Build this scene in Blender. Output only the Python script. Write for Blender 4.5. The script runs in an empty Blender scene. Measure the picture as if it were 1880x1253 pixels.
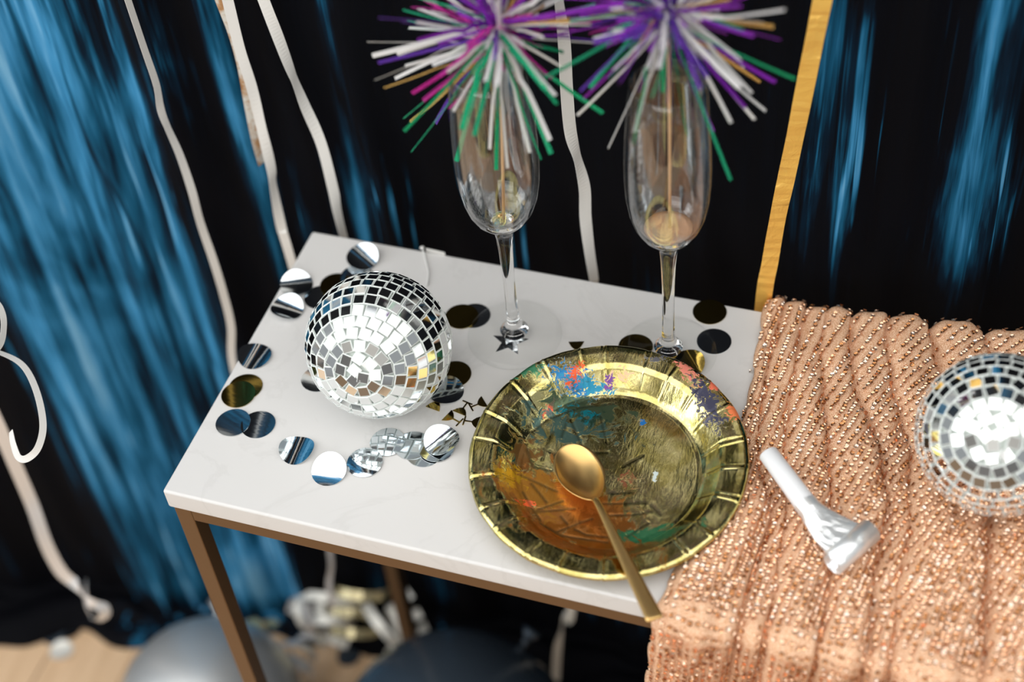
import bpy, bmesh, math, random
import numpy as np
from mathutils import Vector, Matrix, Euler
random.seed(7); np.random.seed(7)
PI = math.pi
S = bpy.context.scene
C = S.collection
TH = 0.70            # table height: everything is modelled with the table top at z=0 and lifted at the end

# ---------------------------------------------------------------- camera
F_PX = 2859.3
CAM = Vector((0.49884, -0.53011, 0.85685))
CM = Euler((0.74, 0.0741, 0.3153), 'XYZ').to_matrix()
CM = Matrix.Rotation(0.3153, 3, 'Z') @ Matrix.Rotation(0.0741, 3, 'Y') @ Matrix.Rotation(0.74, 3, 'X')
cd = bpy.data.cameras.new('camera'); cam = bpy.data.objects.new('camera', cd); C.objects.link(cam)
cd.sensor_width = 36; cd.lens = F_PX/1880*36
cam.matrix_world = Matrix.Translation(CAM + Vector((0, 0, TH))) @ CM.to_4x4()
cd.clip_start = 0.02
cd.dof.use_dof = True; cd.dof.focus_distance = 1.095; cd.dof.aperture_fstop = 2.7
S.camera = cam

# ---------------------------------------------------------------- world, lights, exposure
S.view_settings.view_transform = 'Standard'; S.view_settings.look = 'None'
S.view_settings.gamma = 1; S.view_settings.use_curve_mapping = False
S.view_settings.exposure = -0.14
w = bpy.data.worlds.new('world'); S.world = w; w.use_nodes = True
w.node_tree.nodes['Background'].inputs[0].default_value = (0.93, 0.97, 1.0, 1)
w.node_tree.nodes['Background'].inputs[1].default_value = 0.40
def area(name, loc, target, sx, sy, power, col):
    l = bpy.data.lights.new(name, 'AREA'); l.shape = 'RECTANGLE'; l.size = sx; l.size_y = sy
    l.energy = power; l.color = col
    o = bpy.data.objects.new(name, l); C.objects.link(o); o.location = loc
    d = Vector(target) - Vector(loc); o.rotation_euler = d.to_track_quat('-Z', 'Y').to_euler()
    return o
area('window_daylight', (0.2, -3.35, 1.75), (0.2, 0, 1.0), 3.4, 1.6, 54, (1.0, 0.98, 0.95))
area('overhead_fill', (0.0, -0.44, 1.84), (0.0, -0.44, 0), 3.4, 1.5, 31, (1.0, 0.99, 0.97))  # unseen overhead fill, added to brighten the back of the table
area('side_window_daylight', (-2.6, -1.3, 1.7), (0, 0, 0.7), 1.8, 1.6, 38, (0.95, 0.98, 1.0))

def px(x, y, z=0.0):
    """point of the plane at height z that the photograph shows at pixel x, y"""
    d = CM @ Vector(((x-940)/F_PX, -(y-626.5)/F_PX, -1)); return CAM + d*((z-CAM.z)/d.z)
def pxy(x, y, Y):
    d = CM @ Vector(((x-940)/F_PX, -(y-626.5)/F_PX, -1)); return CAM + d*((Y-CAM.y)/d.y)

# ---------------------------------------------------------------- materials
def mat(name, col=(0.8, 0.8, 0.8), rough=0.5, metal=0.0, **kw):
    m = bpy.data.materials.new(name); m.use_nodes = True
    b = m.node_tree.nodes['Principled BSDF']
    b.inputs['Base Color'].default_value = (*col, 1); b.inputs['Roughness'].default_value = rough
    b.inputs['Metallic'].default_value = metal
    for k, v in kw.items(): b.inputs[k.replace('_', ' ')].default_value = v
    return m
def nd(m, t, **kw):
    n = m.node_tree.nodes.new(t)
    for k, v in kw.items(): setattr(n, k, v)
    return n
def lk(m, a, b): m.node_tree.links.new(a, b)
def bsdf(m): return m.node_tree.nodes['Principled BSDF']
def ramp(m, fac, stops, interp='LINEAR'):
    r = nd(m, 'ShaderNodeValToRGB'); r.color_ramp.interpolation = interp
    e = r.color_ramp.elements
    while len(e) > 1: e.remove(e[-1])
    e[0].position = stops[0][0]; c = stops[0][1]; e[0].color = (*c, 1) if hasattr(c, '__len__') else (c, c, c, 1)
    for p, c in stops[1:]:
        q = e.new(p); q.color = (*c, 1) if hasattr(c, '__len__') else (c, c, c, 1)
    lk(m, fac, r.inputs[0]); return r.outputs[0]
def mth(m, op, a, b=None, clamp=False):
    n = nd(m, 'ShaderNodeMath', operation=op); n.use_clamp = clamp
    for i, v in enumerate((a, b)):
        if v is None: continue
        if isinstance(v, (int, float)): n.inputs[i].default_value = v
        else: lk(m, v, n.inputs[i])
    return n.outputs[0]
def mix(m, fac, a, b):
    n = nd(m, 'ShaderNodeMix', data_type='RGBA')
    for s, v in ((n.inputs[0], fac), (n.inputs[6], a), (n.inputs[7], b)):
        if isinstance(v, (int, float)): s.default_value = v
        elif isinstance(v, tuple): s.default_value = (*v, 1)
        else: lk(m, v, s)
    return n.outputs[2]
def noise(m, vec, scale, detail=3, rough=0.5, dist=0.0):
    n = nd(m, 'ShaderNodeTexNoise'); n.inputs['Scale'].default_value = scale; n.inputs['Detail'].default_value = detail
    n.inputs['Roughness'].default_value = rough; n.inputs['Distortion'].default_value = dist
    lk(m, vec, n.inputs['Vector']); return n.outputs[0]
def coords(m, scale=(1, 1, 1), loc=(0, 0, 0), rot=(0, 0, 0)):
    t = nd(m, 'ShaderNodeTexCoord'); mp = nd(m, 'ShaderNodeMapping')
    mp.inputs['Scale'].default_value = scale; mp.inputs['Location'].default_value = loc; mp.inputs['Rotation'].default_value = rot
    lk(m, t.outputs['Object'], mp.inputs['Vector']); return mp.outputs[0]
def bump(m, h, strength, dist=0.001):
    n = nd(m, 'ShaderNodeBump'); n.inputs['Strength'].default_value = strength; n.inputs['Distance'].default_value = dist
    lk(m, h, n.inputs['Height']); lk(m, n.outputs[0], bsdf(m).inputs['Normal'])

M = {}
# marble
m = M['marble'] = mat('white_marble', (0.68, 0.67, 0.655), 0.42)
v = coords(m)
a = noise(m, v, 9, 6, 0.6, 1.2)
vein = ramp(m, a, [(0.0, 0.0), (0.475, 0.0), (0.5, 1.0), (0.525, 0.0), (1.0, 0.0)])
b2 = noise(m, v, 3.5, 3)
lk(m, mix(m, mth(m, 'MULTIPLY', mth(m, 'MULTIPLY', vein, b2), 0.32), mix(m, b2, (0.70, 0.69, 0.675), (0.655, 0.65, 0.64)), (0.46, 0.45, 0.43)), bsdf(m).inputs['Base Color'])
# bronze
m = M['bronze'] = mat('brushed_bronze', (0.19, 0.12, 0.065), 0.42, 0.9)
v = coords(m, (60, 60, 60)); bump(m, noise(m, v, 6, 2), 0.15, 0.0003)
# floor wood
m = M['wood'] = mat('light_oak', (0.5, 0.3, 0.16), 0.4)
v = coords(m, (14, 1.2, 1)); a = noise(m, v, 5, 5)
lk(m, ramp(m, a, [(0.25, (0.60, 0.39, 0.22)), (0.7, (0.88, 0.63, 0.41))]), bsdf(m).inputs['Base Color'])
M['floor'] = mat('floor_base', (0.2, 0.12, 0.06), 0.6)
M['plaster'] = mat('white_plaster', (0.82, 0.82, 0.80), 0.8)
# velvet: crushed nap streaks, with the sheen painted into the colour as pale bands
m = M['velvet'] = mat('crushed_blue_velvet', (0.01, 0.05, 0.1), 0.75)
t = nd(m, 'ShaderNodeTexCoord'); sx = nd(m, 'ShaderNodeSeparateXYZ'); lk(m, t.outputs['Object'], sx.inputs[0])
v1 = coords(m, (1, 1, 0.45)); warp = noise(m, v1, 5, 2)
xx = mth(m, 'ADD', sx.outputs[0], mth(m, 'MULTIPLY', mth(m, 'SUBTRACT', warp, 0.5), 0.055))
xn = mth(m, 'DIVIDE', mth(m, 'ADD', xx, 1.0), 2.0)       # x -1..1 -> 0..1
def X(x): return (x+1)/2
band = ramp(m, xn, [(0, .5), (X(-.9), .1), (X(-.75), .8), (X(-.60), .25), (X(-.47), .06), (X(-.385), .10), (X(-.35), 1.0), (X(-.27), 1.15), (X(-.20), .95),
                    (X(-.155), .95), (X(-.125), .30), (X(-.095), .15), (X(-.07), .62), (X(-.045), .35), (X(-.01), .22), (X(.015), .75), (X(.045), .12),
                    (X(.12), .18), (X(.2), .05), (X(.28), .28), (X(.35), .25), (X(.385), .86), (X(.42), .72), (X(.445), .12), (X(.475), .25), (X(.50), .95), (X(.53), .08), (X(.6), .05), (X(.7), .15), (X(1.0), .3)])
s1 = noise(m, coords(m, (1, 1, 0.035)), 70, 5, 0.62, 0.3)
s2 = noise(m, coords(m, (1, 1, 0.07), (3, 1, 2)), 30, 4, 0.6, 0.7)
s3 = noise(m, coords(m, (1, 1, 0.45), (7, 1, 2)), 8, 3, 0.55, 0.8)
st = mth(m, 'ADD', mth(m, 'MULTIPLY', s1, 0.55), mth(m, 'MULTIPLY', s2, 0.45))
# painted sheen is dimmed over the low right half of the hanging
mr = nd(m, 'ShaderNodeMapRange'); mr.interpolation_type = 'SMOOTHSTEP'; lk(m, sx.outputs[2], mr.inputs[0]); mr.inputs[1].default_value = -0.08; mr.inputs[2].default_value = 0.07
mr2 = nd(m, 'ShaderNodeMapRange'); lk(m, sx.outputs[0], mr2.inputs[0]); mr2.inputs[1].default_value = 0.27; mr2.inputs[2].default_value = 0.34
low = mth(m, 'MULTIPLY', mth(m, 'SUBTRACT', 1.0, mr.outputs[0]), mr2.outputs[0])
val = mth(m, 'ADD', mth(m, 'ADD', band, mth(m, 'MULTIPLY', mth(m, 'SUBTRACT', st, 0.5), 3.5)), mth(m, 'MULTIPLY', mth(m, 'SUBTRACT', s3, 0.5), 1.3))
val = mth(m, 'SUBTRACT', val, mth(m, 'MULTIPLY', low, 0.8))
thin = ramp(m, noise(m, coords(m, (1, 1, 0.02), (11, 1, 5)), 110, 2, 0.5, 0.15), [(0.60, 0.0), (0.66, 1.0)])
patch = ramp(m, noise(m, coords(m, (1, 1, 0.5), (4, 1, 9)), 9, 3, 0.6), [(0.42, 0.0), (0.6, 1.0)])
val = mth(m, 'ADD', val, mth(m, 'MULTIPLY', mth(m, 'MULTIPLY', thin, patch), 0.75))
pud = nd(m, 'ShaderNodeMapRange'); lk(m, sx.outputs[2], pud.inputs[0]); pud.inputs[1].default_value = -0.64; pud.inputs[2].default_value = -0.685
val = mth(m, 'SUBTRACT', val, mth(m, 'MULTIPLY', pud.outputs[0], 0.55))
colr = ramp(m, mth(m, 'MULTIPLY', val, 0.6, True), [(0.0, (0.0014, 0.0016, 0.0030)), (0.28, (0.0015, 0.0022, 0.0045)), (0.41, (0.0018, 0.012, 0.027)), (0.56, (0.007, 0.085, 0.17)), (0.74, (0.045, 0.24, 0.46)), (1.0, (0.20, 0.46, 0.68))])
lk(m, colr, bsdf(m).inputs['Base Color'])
bsdf(m).inputs['Specular IOR Level'].default_value = 0.08
bump(m, st, 0.5, 0.004)
# disco
M['mirror'] = mat('mirror_tile_face', (0.86, 0.88, 0.875), 0.03, 1.0)
M['tile_edge'] = mat('ground_glass_edge', (0.78, 0.83, 0.81), 0.25)
M['grout'] = mat('pale_plastic_core', (0.50, 0.56, 0.52), 0.35)
# confetti
for nme, col in (('foil_silver', (0.80, 0.86, 0.90)), ('foil_gold', (0.62, 0.43, 0.10))):
    m = M[nme] = mat(nme, col, 0.07, 1.0)
    v = coords(m, (30, 400, 30)); bump(m, noise(m, v, 1.0, 2), 0.06, 0.0004)
# glass
m = M['glass'] = mat('clear_glass', (1, 1, 1), 0.0, 0.0, Transmission_Weight=1.0, IOR=1.47)
def thin_glass(name, stops):
    m = bpy.data.materials.new(name); m.use_nodes = True
    m.node_tree.nodes.remove(m.node_tree.nodes['Principled BSDF']); out_ = m.node_tree.nodes['Material Output']
    tr = nd(m, 'ShaderNodeBsdfTransparent'); tr.inputs[0].default_value = (.995, .997, .995, 1); gl = nd(m, 'ShaderNodeBsdfGlossy'); gl.inputs['Roughness'].default_value = 0.03
    lw = nd(m, 'ShaderNodeLayerWeight'); lw.inputs[0].default_value = 0.5
    fz = ramp(m, lw.outputs['Facing'], stops)
    mx = nd(m, 'ShaderNodeMixShader'); lk(m, fz, mx.inputs[0]); lk(m, tr.outputs[0], mx.inputs[1]); lk(m, gl.outputs[0], mx.inputs[2]); lk(m, mx.outputs[0], out_.inputs[0])
    return m
M['foot_glass'] = thin_glass('thin_foot_glass', [(0.0, 0.02), (0.45, 0.03), (0.7, 0.12), (0.9, 0.5), (1.0, 1.0)])
M['bowl_glass'] = thin_glass('thin_bowl_glass', [(0.0, 0.07), (0.4, 0.11), (0.65, 0.30), (0.85, 0.6), (1.0, 1.0)])
M['dregs'] = mat('peach_dregs', (0.85, 0.55, 0.35), 0.3, 0.0, Transmission_Weight=0.35)
M['skewer'] = mat('bamboo', (0.72, 0.45, 0.24), 0.5)
# spoon
m = M['spoon'] = mat('satin_gold', (0.80, 0.52, 0.20), 0.33, 1.0)
# paper, ribbons
m = M['paper'] = mat('white_crepe_paper', (0.72, 0.71, 0.68), 0.7)
v = coords(m, (1, 1, 60)); bump(m, noise(m, v, 4, 2), 0.1, 0.0004)
m = M['paper_brown'] = mat('speckled_paper', (0.62, 0.6, 0.55), 0.7)
v = coords(m); a = noise(m, v, 28, 4, 0.7)
sz = nd(m, 'ShaderNodeSeparateXYZ'); lk(m, t.outputs['Object'], sz.inputs[0]) if False else None
lk(m, ramp(m, a, [(0.45, (0.66, 0.64, 0.58)), (0.56, (0.45, 0.24, 0.10)), (0.68, (0.22, 0.08, 0.04))]), bsdf(m).inputs['Base Color'])
m = M['gold_ribbon'] = mat('gold_foil_ribbon', (0.92, 0.56, 0.12), 0.38, 0.35)
v = coords(m, (1, 1, 1)); bump(m, noise(m, v, 45, 4, 0.6, 1.0), 0.7, 0.003)
M['silver_ribbon'] = mat('silver_ribbon', (0.85, 0.85, 0.86), 0.25, 0.4)
M['gold_curl'] = mat('gold_curl', (0.78, 0.68, 0.40), 0.25, 0.6)
M['white_curl'] = mat('pearl_curl', (0.85, 0.84, 0.78), 0.3, 0.2)
M['string'] = mat('white_string', (0.74, 0.74, 0.72), 0.6)
# balloons
M['balloon_silver'] = mat('silver_latex', (0.62, 0.64, 0.65), 0.38, 0.6)
M['balloon_dark'] = mat('dark_pearl_latex', (0.055, 0.075, 0.10), 0.22, 0.35)
# horn
m = M['horn_white'] = mat('white_plastic', (0.80, 0.82, 0.84), 0.35)
m = M['horn_foil'] = mat('silver_foil_paper', (0.84, 0.87, 0.88), 0.3, 0.6)
v = coords(m); bump(m, noise(m, v, 160, 3), 0.25, 0.001)
# tinsel
for nme, col in (('purple', (0.36, 0.05, 0.62)), ('magenta', (0.72, 0.06, 0.45)), ('silver', (0.85, 0.85, 0.84)), ('green', (0.03, 0.52, 0.26)), ('gold', (0.78, 0.48, 0.14)), ('violet', (0.20, 0.07, 0.55))):
    m = M['t_'+nme] = mat('tinsel_'+nme, col, 0.22, 0.9)
    v = coords(m); bump(m, noise(m, v, 260, 2), 0.6, 0.003)
bsdf(M['t_silver']).inputs['Metallic'].default_value = 0.6; bsdf(M['t_silver']).inputs['Base Color'].default_value = (.95, .95, .94, 1)
# cloth
m = M['net'] = mat('peach_net', (0.70, 0.36, 0.19), 0.75)
v = coords(m); a = noise(m, v, 1400, 2, 0.6)
lk(m, ramp(m, a, [(0.38, (0.56, 0.24, 0.09)), (0.60, (0.94, 0.67, 0.47))]), bsdf(m).inputs['Base Color'])
m = M['sequin'] = mat('rose_gold_sequin', (0.92, 0.56, 0.36), 0.13, 0.86)
oi = nd(m, 'ShaderNodeNewGeometry'); lk(m, ramp(m, oi.outputs['Random Per Island'], [(0.0, (0.95, 0.68, 0.50)), (0.5, (0.90, 0.50, 0.28)), (0.68, (0.97, 0.84, 0.72)), (0.76, (0.62, 0.28, 0.11)), (1.0, (0.34, 0.14, 0.05))]), bsdf(m).inputs['Base Color'])

# ---------------------------------------------------------------- mesh helpers
def new_obj(name, verts, faces, material, parent=None, smooth=True, recenter=False, mats=None, fmat=None):
    me = bpy.data.meshes.new(name)
    verts = np.asarray(verts, float)
    org = np.zeros(3)
    if recenter:
        org = np.array([(verts[:, 0].min()+verts[:, 0].max())/2, (verts[:, 1].min()+verts[:, 1].max())/2, verts[:, 2].min()])
        verts = verts - org
    me.from_pydata(verts.tolist(), [], faces if isinstance(faces, list) else faces.tolist())
    for q in (mats or [material]): me.materials.append(q)
    if fmat is not None: me.polygons.foreach_set('material_index', list(fmat))
    if smooth: me.polygons.foreach_set('use_smooth', [True]*len(me.polygons))
    me.update()
    o = bpy.data.objects.new(name, me); C.objects.link(o); o.location = org
    if parent: o.parent = parent
    return o
def tag(o, label=None, cat=None, group=None, kind=None):
    if label: o['label'] = label
    if cat: o['category'] = cat
    if group: o['group'] = group
    if kind: o['kind'] = kind
    return o
def thing(name, label, cat, loc=(0, 0, 0), group=None):
    o = bpy.data.objects.new(name, None); C.objects.link(o); o.location = loc; o.empty_display_size = 0.02
    return tag(o, label, cat, group)
def lathe(prof, n=64, cap=False):
    vs, fs = [], []
    for (r, z) in prof:
        for k in range(n):
            a = 2*PI*k/n; vs.append((r*math.cos(a), r*math.sin(a), z))
    for i in range(len(prof)-1):
        for k in range(n):
            fs.append((i*n+k, i*n+(k+1) % n, (i+1)*n+(k+1) % n, (i+1)*n+k))
    if cap:
        fs.append(tuple(reversed(range(n)))); fs.append(tuple((len(prof)-1)*n+k for k in range(n)))
    return vs, fs
def box(x0, x1, y0, y1, z0, z1, bev=0.0):
    bm = bmesh.new(); r = bmesh.ops.create_cube(bm, size=1)
    for q in bm.verts:
        q.co = Vector(((x0+x1)/2+q.co.x*(x1-x0), (y0+y1)/2+q.co.y*(y1-y0), (z0+z1)/2+q.co.z*(z1-z0)))
    if bev: bmesh.ops.bevel(bm, geom=bm.edges[:], offset=bev, segments=3, affect='EDGES', profile=0.5)
    vs = [tuple(q.co) for q in bm.verts]; bm.verts.index_update()
    fs = [tuple(q.index for q in f.verts) for f in bm.faces]; bm.free(); return vs, fs
def tube(pts, rad, n=10):
    pts = [Vector(p) for p in pts]; vs, fs = [], []
    for i, p in enumerate(pts):
        d = (pts[min(i+1, len(pts)-1)]-pts[max(i-1, 0)]).normalized()
        u = d.orthogonal().normalized() if i == 0 else (u - d*u.dot(d)).normalized()
        w_ = d.cross(u); r = rad[i] if hasattr(rad, '__len__') else rad
        for k in range(n):
            a = 2*PI*k/n; vs.append(tuple(p+(u*math.cos(a)+w_*math.sin(a))*r))
    for i in range(len(pts)-1):
        for k in range(n): fs.append((i*n+k, i*n+(k+1) % n, (i+1)*n+(k+1) % n, (i+1)*n+k))
    fs.append(tuple(reversed(range(n)))); fs.append(tuple((len(pts)-1)*n+k for k in range(n)))
    return vs, fs
def catmull(pts, per=8):
    pts = [np.array(p, float) for p in pts]; P = [2*pts[0]-pts[1]]+pts+[2*pts[-1]-pts[-2]]; out = []
    for i in range(1, len(P)-2):
        for k in range(per):
            t = k/per; a, b, c, d = P[i-1:i+3]
            out.append(0.5*((2*b)+(-a+c)*t+(2*a-5*b+4*c-d)*t*t+(-a+3*b-3*c+d)*t**3))
    out.append(P[-2]); return out
def ribbon(name, pts, width, twist, material, thick=0.00025, per=8, depthdir=(0, 1, 0), jitter=0.0, parent=None, recenter=True):
    """strip through pts; twist[i] turns its width from facing the room (0) to edge-on (90)"""
    Q = catmull([list(p)+[a] for p, a in zip(pts, twist)], per)
    rng = random.Random(len(pts)*31+int(width*1e5))
    vs = []
    for i, q in enumerate(Q):
        p = Vector(q[:3]); a = math.radians(q[3])
        d = (Vector(Q[min(i+1, len(Q)-1)][:3])-Vector(Q[max(i-1, 0)][:3])).normalized()
        dd = Vector(depthdir); dd = (dd-d*dd.dot(d)).normalized(); s = d.cross(dd)
        wv = (s*math.cos(a)+dd*math.sin(a))*width/2; nv = d.cross(wv).normalized()*thick/2
        j = dd*rng.uniform(-jitter, jitter)
        for sgn in (-1, 1):
            for tn in (-1, 1): vs.append(tuple(p+wv*sgn+nv*tn*sgn*1.0+j))
    fs = []
    for i in range(len(Q)-1):
        a = i*4; b = a+4     # order: (-,-),(-,+),(+,-),(+,+)
        ring = [0, 1, 2, 3]
        for k in range(4):
            u, v_ = ring[k], ring[(k+1) % 4]; fs.append((a+u, a+v_, b+v_, b+u))
    e = (len(Q)-1)*4; fs.append((3, 2, 1, 0)); fs.append((e, e+1, e+2, e+3))
    return new_obj(name, vs, fs, material, parent, smooth=False, recenter=recenter)

# ---------------------------------------------------------------- the setting
FZ = -TH
o = new_obj('floor', *box(-2.4, 2.4, -3.3, 0.6, FZ-0.05, FZ-0.004), M['floor'], smooth=False); tag(o, kind='structure')
flo = o
pl = None
for i in range(-16, 17):
    for j, (ya, yb) in enumerate(((-1.1, -0.15), (-0.15, 0.55))):
        sh = (i % 3)*0.13-0.1
        a0, a1 = (ya+(sh if j else 0), yb+(0 if j else sh))
        if pl is None or True:
            vs, fs = box(-0.049, 0.049, a0+0.001, a1-0.001, -0.004, random.uniform(-0.0004, 0.0004), 0.0012)
            q = new_obj('plank', vs, fs, M['wood'], flo, smooth=False)
        q.location = (i*0.1+0.02, 0, FZ); pl = q
tag(new_obj('ceiling', *box(-2.4, 2.4, -3.3, 0.6, 1.85, 1.9), M['plaster'], smooth=False), kind='structure')
tag(new_obj('wall_back', *box(-2.4, 2.4, 0.5, 0.6, FZ-0.004, 1.85), M['plaster'], smooth=False), kind='structure')
# wall behind the photographer, with a muntined window
bm_v, bm_f = [], []
def addbox(vs, fs, *a):
    v_, f_ = box(*a); n = len(vs); vs += v_; fs += [tuple(i+n for i in f) for f in f_]
vs, fs = [], []
addbox(vs, fs, -2.4, -1.5, -3.3, -3.2, FZ, 1.85); addbox(vs, fs, 1.9, 2.4, -3.3, -3.2, FZ, 1.85)
addbox(vs, fs, -1.5, 1.9, -3.3, -3.2, FZ, 0.05); addbox(vs, fs, -1.5, 1.9, -3.3, -3.2, 1.65, 1.85)
tag(new_obj('wall_front', vs, fs, mat('dark_grey_paint', (0.45, 0.45, 0.46), 0.8), smooth=False), kind='structure')
wn = new_obj('window_1', *box(-1.5, 1.9, -3.27, -3.23, 0.05, 0.09), M['plaster'], smooth=False); tag(wn, kind='structure')
for k in range(1, 7): new_obj('muntin', *box(-1.5+k*0.486-0.02, -1.5+k*0.486+0.02, -3.27, -3.23, 0.09, 1.65), M['plaster'], wn, smooth=False)
for z in (0.55, 1.08): new_obj('muntin', *box(-1.5, 1.9, -3.265, -3.235, z-0.02, z+0.02), M['plaster'], wn, smooth=False)

# ---------------------------------------------------------------- velvet curtain
def curtain():
    xs = np.concatenate([np.arange(-1.6, -0.62, 0.02), np.arange(-0.62, 0.75, 0.005), np.arange(0.75, 1.7, 0.02)])
    zs = np.concatenate([np.arange(1.7, 0.35, -0.05), np.arange(0.35, FZ, -0.0125)])
    # the last rows lie forward on the floor as a puddled hem
    X_, = [xs]; P = []
    foldc = [(-1.4, .07, .035), (-1.15, .06, .04), (-.9, .07, .03), (-.66, .06, .03), (-.50, .035, .022), (-.405, .03, .012), (-.31, .05, .032), (-.20, .022, .014), (-.135, .026, .022), (-.085, .014, .008), (-.03, .02, .006), (.035, .022, .015), (.13, .05, .006), (.24, .03, .008), (.31, .02, .008), (.40, .028, .020), (.44, .012, .006), (.505, .016, .018), (.60, .03, .015), (.75, .05, .03), (.95, .06, .03), (1.2, .06, .03), (1.45, .06, .03)]
    def y_at(x, z):
        wob = 0.008*np.sin(z*3.1+x*9)+0.005*np.sin(z*7+x*23)
        y = 0.352+0.20*np.minimum(x, 0)+0.012*np.sin(x*11)
        y = np.maximum(y, 0.18) if False else y
        for c, s_, a in foldc:
            y = y - a*np.exp(-((x+wob-c)/s_)**2)
        return y + 0.0015*np.sin(x*140+z*6+3*np.sin(z*9))
    rows = []
    for z in zs: rows.append(np.stack([xs, np.minimum(y_at(xs, z), 0.44), np.full_like(xs, z)], 1))
    zb = zs[-1]; yb = np.minimum(y_at(xs, zb), .44)
    edge = 0.325+0.27*np.minimum(xs+0.0, 0)+0.012*np.sin(xs*27)+0.007*np.sin(xs*61+1)-0.015
    edge = np.maximum(edge, 0.0)
    for k in range(1, 13):
        t = k/12; y = yb*(1-t)+(np.minimum(edge, yb-0.02))*t
        h = 0.010+0.020*np.sin(PI*min(1, t*1.05))*(0.6+0.4*np.sin(xs*33+t*7))*(1-t*.6)
        if k == 12: h = np.full_like(xs, 0.002)
        rows.append(np.stack([xs+0.006*np.sin(t*6+xs*20), y, FZ+h], 1))
    A = np.array(rows); nr, nc, _ = A.shape; idx = np.arange(nr*nc).reshape(nr, nc)
    f = np.stack([idx[:-1, :-1], idx[1:, :-1], idx[1:, 1:], idx[:-1, 1:]], -1).reshape(-1, 4)
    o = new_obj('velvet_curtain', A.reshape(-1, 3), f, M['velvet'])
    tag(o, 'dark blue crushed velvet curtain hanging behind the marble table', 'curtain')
    return o
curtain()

# ---------------------------------------------------------------- table
TL, TD, TT = 0.80, 0.2712, 0.0189
tb = thing('console_table', 'narrow console table with white marble top and thin bronze legs', 'table', (TL/2, TD/2, FZ))
def tpart(name, b, m_, bev=0.0008):
    q = new_obj(name, *box(b[0]-TL/2, b[1]-TL/2, b[2]-TD/2, b[3]-TD/2, b[4]+TH, b[5]+TH, bev), m_, tb, smooth=False); return q
bev = 0.003
q = tpart('marble_top', (0, TL, 0, TD, -TT, 0), M['marble'], 0.0022); q.data.polygons.foreach_set('use_smooth', [True]*len(q.data.polygons))
md = q.modifiers.new('wn', 'WEIGHTED_NORMAL')
g, wd, rh = 0.0015, 0.0135, 0.0125
zt = -TT-0.0016; ins = 0.0025
tpart('gap_shade', (0.006, TL-0.006, 0.006, TD-0.006, zt, -TT), mat('dark_gap', (0.02, 0.02, 0.02), 0.6))  # near-black strip painting the shade in the gap under the marble
tpart('frame_rail', (ins+wd, TL-ins-wd, ins, ins+wd, zt-rh, zt), M['bronze'])
tpart('frame_rail', (ins+wd, TL-ins-wd, TD-ins-wd, TD-ins, zt-rh, zt), M['bronze'])
tpart('frame_rail', (ins, ins+wd, ins+wd, TD-ins-wd, zt-rh, zt), M['bronze'])
tpart('frame_rail', (TL-ins-wd, TL-ins, ins+wd, TD-ins-wd, zt-rh, zt), M['bronze'])
for xa in (ins, TL-ins-wd):
    for ya in (ins, TD-ins-wd): tpart('leg', (xa, xa+wd, ya, ya+wd, FZ, zt), M['bronze'])

# ---------------------------------------------------------------- sequin cloth
def interp(v, tab):
    a = np.array(tab); o_ = np.argsort(a[:, 0]); return np.interp(v, a[o_, 0], a[o_, 1])
LEFT = [(-0.30, .346), (-0.1, .352), (-.02, .357), (.018, .362), (.06, .371), (.12, .377), (.18, .379), (.234, .3745), (.273, .3715), (.33, .370)]
CREASES = [
    [(-.3, .392), (-.003, .412), (.029, .411), (.058, .413), (.084, .415), (.13, .395), (.2, .386), (.33, .384)],
    [(-.3, .415), (.01, .430), (.065, .426), (.091, .424), (.135, .413), (.18, .407), (.247, .402), (.33, .400)],
    [(-.3, .452), (.02, .462), (.07, .458), (.12, .447), (.18, .432), (.247, .418), (.33, .414)],
    [(-.3, .489), (.004, .492), (.049, .488), (.112, .487), (.159, .473), (.208, .448), (.256, .437), (.33, .432)],
    [(-.3, .515), (.0, .508), (.05, .503), (.1, .503), (.16, .495), (.21, .475), (.256, .462), (.33, .456)],
    [(-.3, .562), (.0, .560), (.023, .559), (.068, .555), (.123, .550), (.17, .535), (.21, .512), (.27, .492), (.33, .485)],
    [(-.3, .62), (.0, .61), (.1, .60), (.2, .56), (.27, .53), (.33, .52)],
    [(-.3, .68), (.1, .67), (.2, .63), (.27, .59), (.33, .58)]]
RIGHT = [(-.3, .74), (.33, .70)]
DEEP = [.7, 1.0, .5, 1.7, .6, 2.0, .8, .8]
def cloth_height(x, s):
    """fold height over the table at x and arc position s (front edge of the table at s=0)"""
    B = [interp(s, LEFT)]+[interp(s, c) for c in CREASES]+[interp(s, RIGHT)]
    h = np.zeros_like(x)
    for i in range(len(B)-1):
        wI = B[i+1]-B[i]; m0 = .0007*(DEEP[i-1] if i else .3); m1 = .0007*(DEEP[i] if i < len(DEEP) else .3)
        u = (x-B[i]-m0)/(wI-m0-m1); ins_ = (u >= 0) & (u < 1)
        amp = np.clip(wI*0.33, 0.0045, 0.0135)
        bul = amp*np.power(np.clip(np.sin(PI*np.clip(u, 0, 1)), 0, 1), 0.36)
        h = np.where(ins_, bul, h)
    h = h + 0.0008*np.sin(x*170+s*35+2*np.sin(s*30)) + 0.0009*np.sin(x*330-s*60)
    return 0.0012+np.maximum(h, -0.001)
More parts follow.
